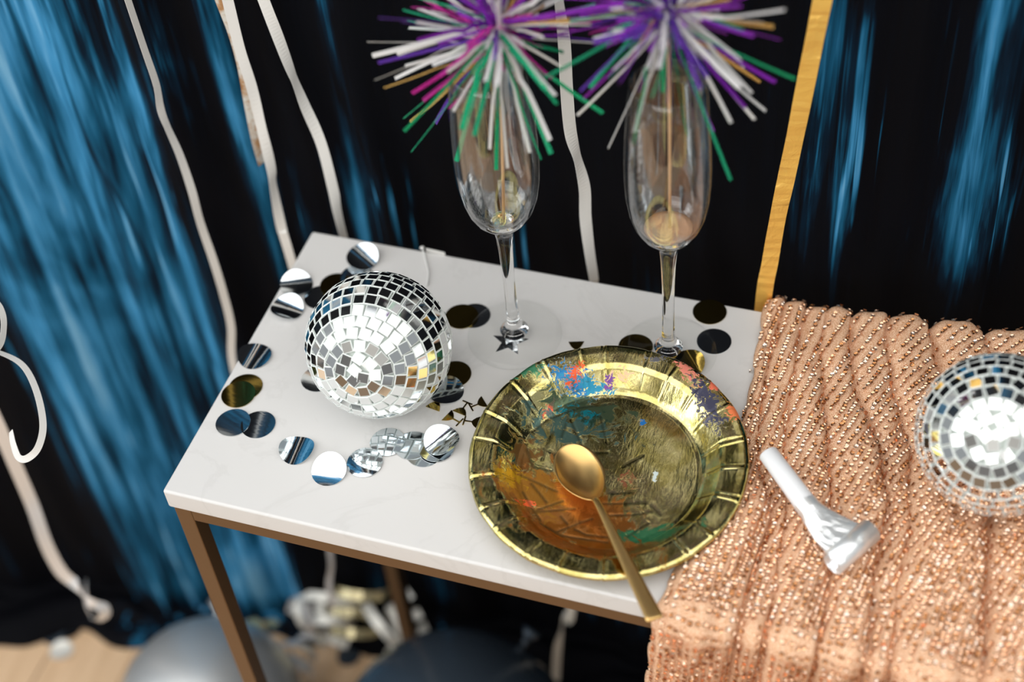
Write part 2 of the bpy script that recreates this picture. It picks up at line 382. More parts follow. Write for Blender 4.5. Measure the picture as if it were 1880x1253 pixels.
def cloth_pt(x, s):
    """s: 0 front edge, TD back edge; beyond either the cloth turns down"""
    h = cloth_height(x, s)
    r = 0.004
    ang = np.clip(-s/(r*2.2), 0, 1)*PI/2
    down = np.clip(-s-r*2.2, 0, None)
    y = np.where(s > 0, s, -(r+h)*np.sin(ang)); z = np.where(s > 0, h, -r+(r+h)*np.cos(ang)-down)
    back = s > TD+0.006
    ang2 = np.clip((s-TD-0.006)/(r*2.2), 0, 1)*PI/2; dn2 = np.clip(s-TD-0.006-r*2.2, 0, None)
    y = np.where(back, TD+0.006+(r+h)*np.sin(ang2), y); z = np.where(back, -r+(r+h)*np.cos(ang2)-dn2, z)
    return np.stack([x+0.5*(h-0.007), y, z], -1)
cl = thing('sequin_cloth', 'rose gold sequin cloth draped in pleats over the right end of the marble table', 'cloth', (0.45, 0.13, 0.0))
svals = np.concatenate([np.arange(-0.27, -0.012, 0.006), np.arange(-0.012, TD+0.006, 0.0022), np.arange(TD+0.006, TD+0.05, 0.003)])
ux = np.linspace(0, 1, 380)
SS, UU = np.meshgrid(svals, ux, indexing='ij')
XX = interp(SS, LEFT)*(1-UU)+interp(SS, RIGHT)*UU
XX = XX + (1-UU)**8*0.0006*np.sin(SS*160)
PP = cloth_pt(XX, SS)-np.array([0.45, 0.13, 0.0]); nr, nc, _ = PP.shape; idx = np.arange(nr*nc).reshape(nr, nc)
ff = np.stack([idx[:-1, :-1], idx[:-1, 1:], idx[1:, 1:], idx[1:, :-1]], -1).reshape(-1, 4)
q = new_obj('net_fabric', PP.reshape(-1, 3), ff, M['net'], cl)
md = q.modifiers.new('thickness', 'SOLIDIFY'); md.thickness = 0.0006; md.offset = -1
def sequins():
    rng = np.random.RandomState(3)
    # rows are traced from the front hem to the back edge; they fan to the right further back
    sx0 = np.arange(0.30, 0.80, 0.0040)
    ds = 0.0027
    sgrid = np.arange(-0.22, TD+0.035, ds)
    px_, ps_, pdir = [], [], []
    x = sx0.copy()
    for s in sgrid:
        slope = 0.70*np.clip((x-0.385)/0.16, 0, 1)*np.clip((s-0.0)/0.22, 0, 1)**0.8+0.05
        x = x+slope*ds
        off = rng.normal(0, 0.00035, len(x)); off2 = rng.uniform(-0.0004, 0.0004, len(x))
        keep = (x > interp(s+0*x, LEFT)+0.0008) & (x < interp(s+0*x, RIGHT)-0.02) & (rng.uniform(size=len(x)) > 0.07)
        px_.append((x+off)[keep]); ps_.append(np.full(keep.sum(), s)+off2[keep]); pdir.append(slope[keep])
    x = np.concatenate(px_); s = np.concatenate(ps_); sl = np.concatenate(pdir)
    e = 0.0008
    p = cloth_pt(x, s); dx = cloth_pt(x+e, s)-p; dsv = cloth_pt(x, s+e)-p
    nrm = np.cross(dx, dsv); nrm /= np.linalg.norm(nrm, axis=1)[:, None]
    row = dx*sl[:, None]+dsv; row /= np.linalg.norm(row, axis=1)[:, None]
    # lean along the row (overlap) plus a random tilt
    side = np.cross(row, nrm)
    n2 = nrm - row*(rng.normal(0.16, 0.15, len(x))+rng.normal(0, .14, len(x))*(s < .12))[:, None] + side*rng.normal(0, 0.20, len(x))[:, None]
    fl = rng.uniform(size=len(x)) < 0.06
    n2[fl] += rng.normal(0, 0.5, (fl.sum(), 3))
    n2 /= np.linalg.norm(n2, axis=1)[:, None]
    n2 = np.where((n2*nrm).sum(1)[:, None] < 0.3, nrm, n2)
    u = row-n2*(row*n2).sum(1)[:, None]; u /= np.linalg.norm(u, axis=1)[:, None]; v_ = np.cross(n2, u)
    c = p+nrm*(0.00075+rng.uniform(0, 0.0003, len(x)))[:, None]
    R_ = 0.00162*rng.uniform(0.92, 1.06, len(x))
    K = 10; rings = [(0.32, 0.0), (0.62, 0.03), (1.0, 0.34)]
    V = []
    for rr, hz in rings:
        for k in range(K):
            a = 2*PI*k/K
            V.append(c+(u*math.cos(a)+v_*math.sin(a))*(R_*rr)[:, None]+n2*(R_*hz)[:, None])
    V = np.stack(V, 1); n = len(x); V = V.reshape(-1, 3)
    base = []
    for a in range(len(rings)-1):
        for k in range(K): base.append((a*K+k, a*K+(k+1) % K, (a+1)*K+(k+1) % K, (a+1)*K+k))
    base = np.array(base)[None]; F_ = (base[:, :, ::-1]+(np.arange(n)*K*len(rings))[:, None, None]).reshape(-1, 4)
    me = bpy.data.meshes.new('sequins'); V = V-np.array([0.45, 0.13, 0.0])
    me.vertices.add(len(V)); me.vertices.foreach_set('co', V.ravel().astype('f'))
    me.loops.add(F_.size); me.loops.foreach_set('vertex_index', F_.ravel().astype('i'))
    me.polygons.add(len(F_)); me.polygons.foreach_set('loop_start', np.arange(0, F_.size, 4, dtype='i'))
    me.update(calc_edges=True); me.validate(); me.materials.append(M['sequin'])
    me.polygons.foreach_set('use_smooth', [True]*len(me.polygons))
    o = bpy.data.objects.new('sequins', me); C.objects.link(o); o.parent = cl; o['kind'] = 'stuff'
    print('sequins', n)
sequins()

# ---------------------------------------------------------------- disco balls
def tile_mesh():
    a, b_, t_ = 0.5, 0.43, 0.0018     # unit square tile scaled in x, y
    vs = [(-b_, -b_, 0), (b_, -b_, 0), (b_, b_, 0), (-b_, b_, 0),
          (-a, -a, -.0004), (a, -a, -.0004), (a, a, -.0004), (-a, a, -.0004),
          (-a, -a, -t_), (a, -a, -t_), (a, a, -t_), (-a, a, -t_)]
    fs = [(0, 1, 2, 3)]
    for i in range(4):
        j = (i+1) % 4; fs += [(i+4, j+4, j, i), (i+8, j+8, j+4, i+4)]
    me = bpy.data.meshes.new('mirror_tile'); me.from_pydata(vs, [], fs)
    me.materials.append(M['mirror']); me.materials.append(M['tile_edge'])
    me.polygons.foreach_set('material_index', [0]+[1]*8); return me
TILE = tile_mesh()
def disco(center, R_, pole, label, seed, spin):
    rng = random.Random(seed)
    t_ = thing('disco_ball', label, 'disco ball', (center.x, center.y, center.z-R_), 'mirrored disco balls on the table')
    prof = [(max(1e-5, (R_-0.0021)*math.sin(PI*k/32)), R_-(R_-0.0021)*math.cos(PI*k/32)) for k in range(33)]
    new_obj('core', *lathe(prof, 48), M['grout'], t_)
    z = pole.normalized(); x = z.orthogonal().normalized(); y = z.cross(x)
    B = Matrix((x, y, z)).transposed() @ Matrix.Rotation(spin, 3, 'Z')
    toc = (CAM-center).normalized(); ts = 0.0086; items = []
    nr_ = 19
    for i in range(nr_):
        th = PI*(i+0.5)/nr_; n = max(1, int(2*PI*R_*math.sin(th)/ts)); ph0 = rng.uniform(0, 6.28)
        if i == 0: n = 3
        for k in range(n):
            ph = ph0+2*PI*(k+rng.uniform(-.04, .04))/n
            th2 = th+rng.uniform(-.006, .006)
            jit = 0.30 if i < 2 else (0.10 if i < 5 else 0.03)
            N = Vector((math.sin(th2)*math.cos(ph), math.sin(th2)*math.sin(ph), math.cos(th2)))
            E = Vector((-math.sin(ph), math.cos(ph), 0)); D = N.cross(E)
            rm = Matrix((E, D, N)).transposed() @ Matrix.Rotation(rng.gauss(0, jit), 3, 'Z') @ Euler((rng.gauss(0, .022), rng.gauss(0, .022), 0)).to_matrix()
            items.append((B @ rm, B @ N))
    items.sort(key=lambda q: -q[1].dot(toc))
    for kx, (rm, N) in enumerate(items[:292]):
        o = bpy.data.objects.new('mirror_tile', TILE); C.objects.link(o); o.parent = t_
        s_ = 0.0081*(1+((kx*37) % 7-3)*0.006)
        o.matrix_local = Matrix.Translation(Vector((0, 0, R_))+N*R_) @ rm.to_4x4() @ Matrix.Diagonal((s_, s_, 1, 1))
    vs, fs, fm = [], [], []
    base = [v_.co.copy() for v_ in TILE.vertices]
    for rm, N in items[292:]:
        n = len(vs)
        for c in base: vs.append(tuple(Vector((0, 0, R_))+N*R_+rm @ Vector((c.x*.0081, c.y*.0081, c.z))))
        for f in TILE.polygons: fs.append(tuple(i+n for i in f.vertices)); fm.append(f.material_index)
    o = new_obj('far_side_tiles', vs, fs, None, t_, smooth=False, mats=[M['mirror'], M['tile_edge']], fmat=fm); o['kind'] = 'stuff'
    return t_
RB = 0.052
cL = Vector((0.12313, 0.12501, RB)); cR = px(1834, 798, RB+0.0150)
def pole_from(c, x, y):
    d = (CM @ Vector(((x-940)/F_PX, -(y-626.5)/F_PX, -1))).normalized(); oc = CAM-c; b = d.dot(oc)
    return (CAM+d*(-b-math.sqrt(max(0, b*b-oc.length_squared+RB*RB)))-c)
disco(cL, RB, pole_from(cL, 655, 692), 'mirrored disco ball standing on bare white marble among the confetti', 5, 0.4)
disco(cR, RB, pole_from(cR, 1822, 806), 'mirrored disco ball resting on the rose gold sequin cloth at the right', 9, 1.1)

# ---------------------------------------------------------------- champagne flutes
def flute(base, label):
    t_ = thing('champagne_flute', label, 'champagne glass', base, 'champagne flutes with tinsel picks')
    outer = [(1e-5, 0.0004), (.030, 0.0004), (.0350, 0.0004), (.0354, .0010), (.0350, .0017), (.030, .0026), (.018, .0046), (.0105, .0070), (.0080, .0088), (.0078, .0100), (.0058, .0118), (.0050, .0150), (.0046, .025), (.0043, .045), (.0045, .07), (.0052, .09), (.0062, .103), (.0078, .1105), (.0110, .1145), (.0160, .1190), (.0205, .1250), (.0240, .1330), (.0268, .1440), (.0285, .158), (.0290, .172), (.0289, .188), (.0280, .208), (.0264, .228), (.0244, .249)]
    inner = [(.0239, .2496), (.0234, .249), (.0254, .228), (.0270, .208), (.0279, .188), (.0280, .172), (.0274, .158), (.0257, .1445), (.0228, .1345), (.0190, .1275), (.0140, .1225), (.0085, .1200), (.0080, .1194), (.0040, .1190), (1e-5, .1190)]
    i_s = next(i for i, q in enumerate(outer) if q == (.0105, .0070)); i_b = next(i for i, q in enumerate(outer) if q == (.0110, .1145))
    new_obj('foot', *lathe(outer[:i_s+1], 96), M['foot_glass'], t_)
    vs, fs = lathe([(1e-5, .0050)]+[(.0100, .0052)]+outer[i_s:i_b+1]+[(.0108, .1170), (1e-5, .1175)], 64)
    new_obj('stem', vs, fs, M['glass'], t_)
    new_obj('bowl', *lathe(outer[i_b:]+inner, 96), M['bowl_glass'], t_)
    return t_
gL = Vector((0.1956, 0.2016, 0.0006)); gR = Vector((0.3106, 0.2132, 0.0006))
f1 = flute(gL, 'left champagne flute, a silver star under its clear foot'); f2 = flute(gR, 'right champagne flute with peach dregs in its bowl')
new_obj('dregs', *lathe([(1e-5, .1203), (.008, .1206), (.0136, .1228), (.0160, .1252), (.0165, .1262), (.0120, .1268), (1e-5, .1262)], 40), M['dregs'], f2)

# tinsel picks ----------------------------------------------------
def strip_mesh(seed):
    rng = random.Random(seed); n = 9; vs, fs = [], []
    bend = rng.uniform(-0.16, 0.16); tw0 = rng.uniform(0, PI); tw = rng.uniform(-1.2, 1.2); kink = rng.uniform(-.03, .03)
    for i in range(n+1):
        t_ = i/n; a = tw0+tw*t_; x = bend*t_*t_+(kink if i == n//2 else 0); c, s_ = math.cos(a), math.sin(a)
        hw, fo = 0.0185, 0.008    # width relative to length 1
        for (p, q_) in ((-hw, 0), (0, fo), (hw, 0)):
            vs.append((x+p*c-q_*s_, p*s_+q_*c, t_))
    for i in range(n):
        for k in range(2): a = i*3+k; fs.append((a, a+1, a+4, a+3))
    me = bpy.data.meshes.new('tinsel_strip'); me.from_pydata(vs, [], fs); return me
SM = {}
for nme in ('purple', 'magenta', 'silver', 'green', 'gold', 'violet'):
    for s_ in range(5):
        me = strip_mesh(hash((len(nme), s_)) % 1000+s_); me.materials.append(M['t_'+nme]); SM[nme, s_] = me
def pick(glass, center, tipz, weights, seed, label, n, down):
    t_ = thing('tinsel_pick', label, 'party pick', (glass.x+0.001, glass.y, glass.z+tipz), 'tinsel picks standing in the flutes')
    c = center-t_.location
    new_obj('skewer', *tube([(0, 0, 0), c*0.5+Vector((0.0006, 0, 0)), c], 0.0011, 10), M['skewer'], t_)
    new_obj('binding', *tube([c-Vector((0, 0, .012)), c-Vector((0, 0, .004)), c+Vector((0, 0, .006))], [.0018, .0032, .002], 12), M['t_silver'], t_)
    rng = random.Random(seed); names = list(weights); ww = [weights[k] for k in names]
    for i in range(n):
        while True:
            d = Vector((rng.gauss(0, 1), rng.gauss(0, 1), rng.gauss(0, 1))).normalized()
            if d.z > -0.80 and (d.z > -.55 or rng.random() < .5): break
        if i < len(down): d, nme, L = Vector(down[i][0]).normalized(), down[i][1], down[i][2]
        else:
            nme = rng.choices(names, ww)[0]
            if nme == 'green' and rng.random() < .6: d.z = -abs(d.z)*.8
            if nme in ('purple', 'violet') and rng.random() < .5: d.z = abs(d.z)
            L = rng.uniform(.035, .088)
            if rng.random() < .28: nme, L = rng.choice(['silver', 'silver', names[0], names[1]]), rng.uniform(.014, .034)
        d.normalize()
        wS = rng.uniform(.75, 1.25)*.072/1.0
        o = bpy.data.objects.new('tinsel_strip', SM[nme, rng.randrange(5)]); C.objects.link(o); o.parent = t_
        qn = d.to_track_quat('Z', 'Y').to_matrix() @ Matrix.Rotation(rng.uniform(0, 6.28), 3, 'Z')
        st_ = c+Vector((rng.gauss(0, .0012), rng.gauss(0, .0012), rng.uniform(-.008, .008)))
        o.matrix_local = Matrix.Translation(st_) @ qn.to_4x4() @ Matrix.Diagonal((wS, wS, L, 1))
    return t_
def dirto(c, x, y, Y):
    return tuple(pxy(x, y, Y)-c)
cl_ = pxy(915, 55, 0.195); cr_ = pxy(1226, 22, 0.205)
def dn(c, lst):
    out = []
    for x, y, col, dep in lst:
        p = pxy(x, y, c.y+dep); out.append((p-c, col, (p-c).length))
    return out
dL = dn(cl_, [(770, 288, 'green', -.03), (735, 215, 'green', -.02), (1020, 252, 'silver', -.035), (979, 300, 'green', -.03), (906, 305, 'green', -.032), (922, 300, 'silver', -.03), (765, 160, 'magenta', -.03), (728, 132, 'silver', -.01), (995, 170, 'magenta', -.03), (815, 145, 'magenta', -.04), (777, 222, 'gold', .01), (745, 30, 'green', 0), (762, 50, 'silver', .02), (885, 260, 'silver', -.03), (966, 272, 'silver', -.028), (843, 295, 'green', -.01), (800, 225, 'violet', .02), (735, 118, 'magenta', .02), (1005, 80, 'silver', -.02), (860, 200, 'magenta', -.02), (845, 220, 'gold', -.02), (758, 20, 'magenta', 0), (1000, 60, 'gold', .01), (925, 140, 'silver', -.06), (895, 130, 'silver', -.05)])
dR = dn(cr_, [(1338, 310, 'green', -.04), (1115, 272, 'silver', -.03), (1065, 203, 'silver', -.03), (1068, 158, 'purple', -.04), (1060, 150, 'green', -.02), (1342, 220, 'silver', -.03), (1365, 195, 'purple', -.02), (1400, 190, 'silver', 0), (1434, 8, 'silver', -.03), (1420, 20, 'gold', 0), (1335, 42, 'silver', -.02), (1310, 230, 'purple', -.01), (1225, 200, 'purple', -.05), (1240, 240, 'green', -.02), (1130, 85, 'purple', -.05), (1135, 40, 'silver', -.03), (1345, 85, 'gold', .0), (1400, 138, 'gold', .03), (1180, 185, 'purple', -.02), (1065, 25, 'magenta', .0), (1075, 60, 'purple', .02), (1345, 65, 'green', -.02), (1210, 160, 'green', -.03), (1180, 110, 'silver', -.05), (1275, 70, 'silver', -.05), (1300, 100, 'silver', -.03)])
pick(gL, cl_, .1195, {'purple': 3, 'magenta': 3, 'silver': 4, 'green': 3, 'gold': .6, 'violet': 2}, 4, 'tinsel pick of magenta, silver and green foil strips in the left flute', 175, dL)
pick(gR, cr_, .1270, {'purple': 4, 'violet': 3, 'silver': 4, 'green': 2, 'gold': .8}, 8, 'tinsel pick mostly of violet and silver foil strips in the right flute', 175, dR)

# ---------------------------------------------------------------- paper plate
pT = Vector((0.2985, 0.0945, 0.0215))     # centre of the rim circle
tilt = 0.075
plate = thing('paper_plate', 'round gold foil paper plate smeared with paint, a gold spoon lying in it', 'plate', (pT.x, pT.y, 0.0055))
plate.rotation_euler = (tilt, 0.012, 0)
PINV = (Matrix.Translation(plate.location) @ plate.rotation_euler.to_matrix().to_4x4()).inverted()
def ploc(x, y):   # photo pixel -> plate coordinates on its floor
    p = CAM; d = CM @ Vector(((x-940)/F_PX, -(y-626.5)/F_PX, -1))
    a = PINV @ p; b_ = PINV.to_3x3() @ d; return a+b_*((0.001-a.z)/b_.z)
def plocw(x, y):
    a = PINV @ CAM; b_ = PINV.to_3x3() @ (CM @ Vector(((x-940)/F_PX, -(y-626.5)/F_PX, -1))); return a+b_*((0.011-a.z)/b_.z)
RP = 0.0955
def plate_prof(r):
    tab = [(0, 0.0), (.060, 0.0), (.0635, .0007), (.0665, .0032), (.0765, .0136), (.0795, .0152), (.0885, .0172), (.0925, .0176), (.0945, .0168), (.0955, .0150)]
    return np.interp(r, [a for a, _ in tab], [b_ for _, b_ in tab])
seg_px = [((515,400),(480,500)),((520,420),(570,540)),((655,405),(685,530)),((440,480),(390,610)),((600,575),(690,575)),((290,680),(455,755)),((340,720),(410,805)),((350,850),(540,835)),((350,845),(480,800)),((475,870),(505,905)),((460,940),(620,880)),((540,930),(590,955)),((590,955),(700,966)),((690,765),(800,760)),((700,865),(820,862)),((820,862),(905,848)),((670,812),(860,808)),((890,825),(930,868)),((330,490),(420,420)),((420,420),(560,370)),((560,370),(720,350)),((400,560),(460,590)),((760,640),(850,590)),((320,560),(345,640)),((345,640),(430,660)),((380,905),(480,960)),((480,960),(690,990)),((880,900),(780,960)),((300,760),(380,890))]
segs = []
for (a, b_) in seg_px:
    A_ = ploc(840+a[0]/2.505, 600+a[1]/2.505); B_ = ploc(840+b_[0]/2.505, 600+b_[1]/2.505); segs.append(((A_.x, A_.y), (B_.x, B_.y)))
def build_plate():
    NA, npl = 440, 22
    rs = np.concatenate([np.linspace(0.0006, .060, 74), np.linspace(.0608, .0955, 44)])
    th = np.arange(NA)/NA*2*PI
    Rg, Tg = np.meshgrid(rs, th, indexing='ij')
    x = Rg*np.cos(Tg); y = Rg*np.sin(Tg); z = plate_prof(Rg)
    # embossed strokes pressed into the floor
    dmin = np.full_like(x, 1.0)
    for (a, b_) in segs:
        ax, ay = a; bx, by = b_; L2 = (bx-ax)**2+(by-ay)**2
        t_ = np.clip(((x-ax)*(bx-ax)+(y-ay)*(by-ay))/L2, 0, 1)
        dmin = np.minimum(dmin, np.hypot(x-ax-t_*(bx-ax), y-ay-t_*(by-ay)))
    groove = np.exp(-(dmin/0.0011)**4); z = z - 0.00022*np.exp(-(dmin/0.0012)**2)
    # crimps across the wall and rim, each its own angle
    rng = np.random.RandomState(4)
    angs = (np.arange(npl)+rng.uniform(-.16, .16, npl))/npl*2*PI+0.1
    wr = np.clip((Rg-.064)/.008, 0, 1)
    for a in angs:
        sk = rng.uniform(-.7, .7); d = (Tg-a+sk*(Rg-.08)*1.2+PI) % (2*PI)-PI
        arc = d*Rg
        z = z+wr*(0.0009*np.exp(-(arc/0.0006)**2)-0.0006*np.exp(-((arc-0.0016)/0.0008)**2))
    lobes = np.cos(Tg*npl)
    z = z+wr*0.0004*np.sin(Tg*npl*0.5+1.3)+np.clip((Rg-.08)/.015, 0, 1)*0.0009*np.sin(Tg*3+.6)
    z = z+0.00025*np.sin(x*120+y*70)*np.sin(y*95-x*40)*(Rg < .062)
    rr = 1-0.0035*np.clip((Rg-.09)/.005, 0, 1)*(1-np.abs(np.sin((Tg)*npl/2)))
    x = x*rr; y = y*rr
    V = np.stack([x, y, z], -1); nr_, nc_ = V.shape[:2]; idx = np.arange(nr_*nc_).reshape(nr_, nc_)
    i2 = np.roll(idx, -1, 1)
    F_ = np.stack([idx[:-1], idx[1:], i2[1:], i2[:-1]], -1).reshape(-1, 4).tolist()
    F_.append(tuple(idx[0].tolist()))
    return V.reshape(-1, 3), F_, groove.ravel()
m = M['plate'] = mat('gold_foil_painted', (0.60, 0.47, 0.17), 0.16, 1.0)
vobj = coords(m)
sc1 = noise(m, coords(m, (220, 60, 60), rot=(0, 0, .6)), 1.2, 4, .65)
sc2 = noise(m, vobj, 60, 4, .6, .6)
foil = mix(m, ramp(m, sc2, [(.4, 0.0), (.6, 1.0)]), (0.52, 0.44, 0.14), (0.76, 0.67, 0.31))
col = foil; paintf = None
blobs = [  # pixel centre, radii (m), rotation, colour, threshold, noise scale, on the wall?
    ((1046, 697), (.018, .0100), 0.0, (0.01, 0.20, 0.47), .49, 230, 1), ((1085, 700), (.020, .004), 0.05, (0.01, 0.25, 0.42), .50, 170, 1),
    ((1056, 688), (.0050, .009), -.3, (0.80, 0.10, 0.02), .50, 260, 1), ((1008, 738), (.0035, .009), -.4, (0.85, 0.13, 0.04), .52, 190, 1),
    ((1117, 693), (.003, .0035), 0, (0.16, 0.05, 0.28), .42, 200, 1), ((1140, 690), (.013, .007), .2, (0.78, 0.50, 0.30), .56, 150, 1),
    ((1265, 695), (.016, .005), -.75, (0.80, 0.25, 0.18), .50, 170, 1), ((1205, 668), (.014, .005), .4, (0.12, 0.12, 0.14), .55, 170, 1),
    ((1300, 745), (.028, .009), -.95, (0.05, 0.05, 0.09), .51, 210, 1), ((1346, 768), (.006, .0045), -1.0, (0.85, 0.22, 0.08), .44, 160, 1),
    ((1313, 715), (.005, .004), -.9, (0.82, 0.18, 0.10), .48, 160, 1),
    ((1046, 785), (.036, .015), .15, (0.04, 0.13, 0.13), .53, 70, 0), ((1072, 745), (.028, .010), 0, (0.03, 0.08, 0.05), .48, 60, 0),
    ((1060, 760), (.018, .010), 0, (0.01, 0.30, 0.38), .60, 110, 0),
    ((1060, 950), (.050, .025), -.25, (0.42, 0.14, 0.02), .47, 45, 0), ((1120, 960), (.030, .013), .1, (0.26, 0.09, 0.015), .55, 75, 0),
    ((985, 905), (.020, .020), 0, (0.50, 0.22, 0.03), .50, 70, 0), ((962, 835), (.010, .014), 0, (0.22, 0.09, 0.02), .50, 90, 0),
    ((1200, 985), (.024, .0055), .30, (0.01, 0.22, 0.10), .44, 60, 0), ((1150, 880), (.014, .012), 0, (0.40, 0.12, 0.06), .64, 110, 0),
    ((1180, 775), (.0026, .0022), 0, (0.01, 0.15, 0.45), .42, 200, 0), ((1203, 872), (.0016, .004), 0, (0.65, 0.75, 0.75), .45, 200, 0),
    ((935, 868), (.010, .010), 0, (0.75, 0.42, 0.02), .50, 110, 1), ((965, 910), (.007, .003), .2, (0.80, 0.12, 0.03), .48, 160, 1),
    ((955, 690), (.018, .007), .55, (0.03, 0.30, 0.16), .52, 90, 1), ((1110, 1005), (.050, .010), -.1, (0.30, 0.10, 0.01), .50, 60, 0)]
tco = nd(m, 'ShaderNodeTexCoord')
ncache = {}
for (c_, rad, rot, cc, thr, ns, wall) in blobs:
    p = plocw(*c_) if wall else ploc(*c_)
    # rotate then scale: mapping type TEXTURE applies the inverse transform
    mp = nd(m, 'ShaderNodeMapping', vector_type='TEXTURE'); mp.inputs['Location'].default_value = (p.x, p.y, 0.005)
    mp.inputs['Rotation'].default_value = (0, 0, rot); mp.inputs['Scale'].default_value = (rad[0], rad[1], 0.05)
    lk(m, tco.outputs['Object'], mp.inputs['Vector'])
    ln = nd(m, 'ShaderNodeVectorMath', operation='LENGTH'); lk(m, mp.outputs[0], ln.inputs[0])
    if ns not in ncache:
        ncache[ns] = noise(m, coords(m, (1, 1, 1), (ns*.013, ns*.007, 0)), ns, 5, .65, 1.5)
    e_ = mth(m, 'ADD', ncache[ns], mth(m, 'MULTIPLY', mth(m, 'SUBTRACT', 0.8 if ns > 125 else 1.05, ln.outputs['Value']), 0.22))
    mk = ramp(m, e_, [(thr, 0.0), (thr+(.04 if ns > 125 else .08), 1.0 if ns > 125 else .92)])
    col = mix(m, mk, col, cc)
    pk = mk if ns > 125 else mth(m, 'MULTIPLY', mk, .45)
    paintf = pk if paintf is None else mth(m, 'MAXIMUM', paintf, pk)
ga = nd(m, 'ShaderNodeAttribute'); ga.attribute_name = 'emboss'
col = mix(m, mth(m, 'MULTIPLY', ga.outputs['Fac'], 0.55), col, (0.045, 0.05, 0.025))  # dark reflections in the pressed strokes, painted into the colour
lk(m, col, bsdf(m).inputs['Base Color'])
lk(m, mth(m, 'SUBTRACT', 1.0, mth(m, 'MULTIPLY', paintf, 0.75)), bsdf(m).inputs['Metallic'])
lk(m, mth(m, 'ADD', 0.13, mth(m, 'MULTIPLY', paintf, 0.25)), bsdf(m).inputs['Roughness'])
bump(m, mth(m, 'ADD', sc1, mth(m, 'MULTIPLY', paintf, 0.6)), 0.22, 0.0012)
pv, pf, pg = build_plate()
q = new_obj('plate_body', pv, pf, M['plate'], plate)
at_ = q.data.attributes.new('emboss', 'FLOAT', 'POINT'); at_.data.foreach_set('value', pg.astype('f'))
md = q.modifiers.new('thickness', 'SOLIDIFY'); md.thickness = 0.0006; md.offset = -1

# ---------------------------------------------------------------- spoon
def spoon():
    O = Vector((0.2835, 0.0795, 0.0150)); H = Vector((0.3637, -0.0290, 0.0315))
    t_ = thing('spoon', 'matt gold teaspoon lying in the foil plate, handle over its rim', 'spoon', O)
    Lb = 0.0278; Lh = (H-O).length
    d = (H-O).normalized(); s_ = d.cross(Vector((0, 0, 1))).normalized(); u = s_.cross(d)
    B = Matrix((d, s_, u)).transposed()
    nx, ny = 34, 17; top, bot = [], []
    xs = [-Lb+2*Lb*(0.5-0.5*math.cos(PI*i/(nx-1))) for i in range(nx)]
    for x in xs:
        a = (x+Lb)/(2*Lb)
        hw = 0.0168*math.sqrt(max(0, 1-(2*a-1)**2))*(1.0-0.14*(a-.4)*2*abs(a-.4)*2)
        hw = max(hw*(1.05-.18*a), 0.0002)
        if a > .9: hw = max(hw, 0.0026*(a-.9)*10)
        for j in range(ny):
            v_ = -1+2*j/(ny-1); dep = 0.0078*(1-v_*v_)**.8*max(0, 1-(2*a-1)**2)**.75
            zr = 0.0015*(2*a-1)**2
            top.append((x, hw*v_, zr-dep)); bot.append((x, hw*v_*1.0, zr-dep-0.0011))
    vs = top+bot; n = len(top); fs = []
    for i in range(nx-1):
        for j in range(ny-1):
            a = i*ny+j; fs.append((a, a+ny, a+ny+1, a+1)); fs.append((n+a, n+a+1, n+a+ny+1, n+a+ny))
    for i in range(nx-1):
        a = i*ny; fs.append((a, n+a, n+a+ny, a+ny)); a = i*ny+ny-1; fs.append((a, a+ny, n+a+ny, n+a))
    for j in range(ny-1):
        fs.append((j, j+1, n+j+1, n+j)); a = (nx-1)*ny+j; fs.append((a, n+a, n+a+1, a+1))
    vs = [tuple(B @ Vector(v_)) for v_ in vs]
    q = new_obj('spoon_bowl', vs, fs, M['spoon'], t_)
    bm = bmesh.new(); bm.from_mesh(q.data); bmesh.ops.recalc_face_normals(bm, faces=bm.faces); bm.to_mesh(q.data); bm.free()
    # handle: elliptical section swept along the arm
    prof = [(.0255, .0022, .0012, .0005), (.0285, .0024, .0014, .0020), (.033, .0023, .0016, .0030), (.045, .0026, .0015, .0030), (.065, .0033, .0014, .0020), (.09, .0042, .0013, .0010), (.115, .0050, .0013, .0004), (Lh-.004, .0056, .0013, 0), (Lh-.0008, .0056, .0012, 0), (Lh, .0050, .0009, 0)]
    vs, fs = [], []; K = 16
    for (x, a, b_, z) in prof:
        for k in range(K):
            t = 2*PI*k/K; cy = math.copysign(abs(math.cos(t))**.7, math.cos(t)); sy = math.copysign(abs(math.sin(t))**.8, math.sin(t))
            vs.append(tuple(B @ Vector((x, a*cy, z+b_*sy))))
    for i in range(len(prof)-1):
        for k in range(K): fs.append((i*K+k, i*K+(k+1) % K, (i+1)*K+(k+1) % K, (i+1)*K+k))
    fs.append(tuple(range(K))); fs.append(tuple(reversed([(len(prof)-1)*K+k for k in range(K)])))
    q = new_obj('handle', vs, fs, M['spoon'], t_)
    bm = bmesh.new(); bm.from_mesh(q.data); bmesh.ops.recalc_face_normals(bm, faces=bm.faces); bm.to_mesh(q.data); bm.free()
spoon()

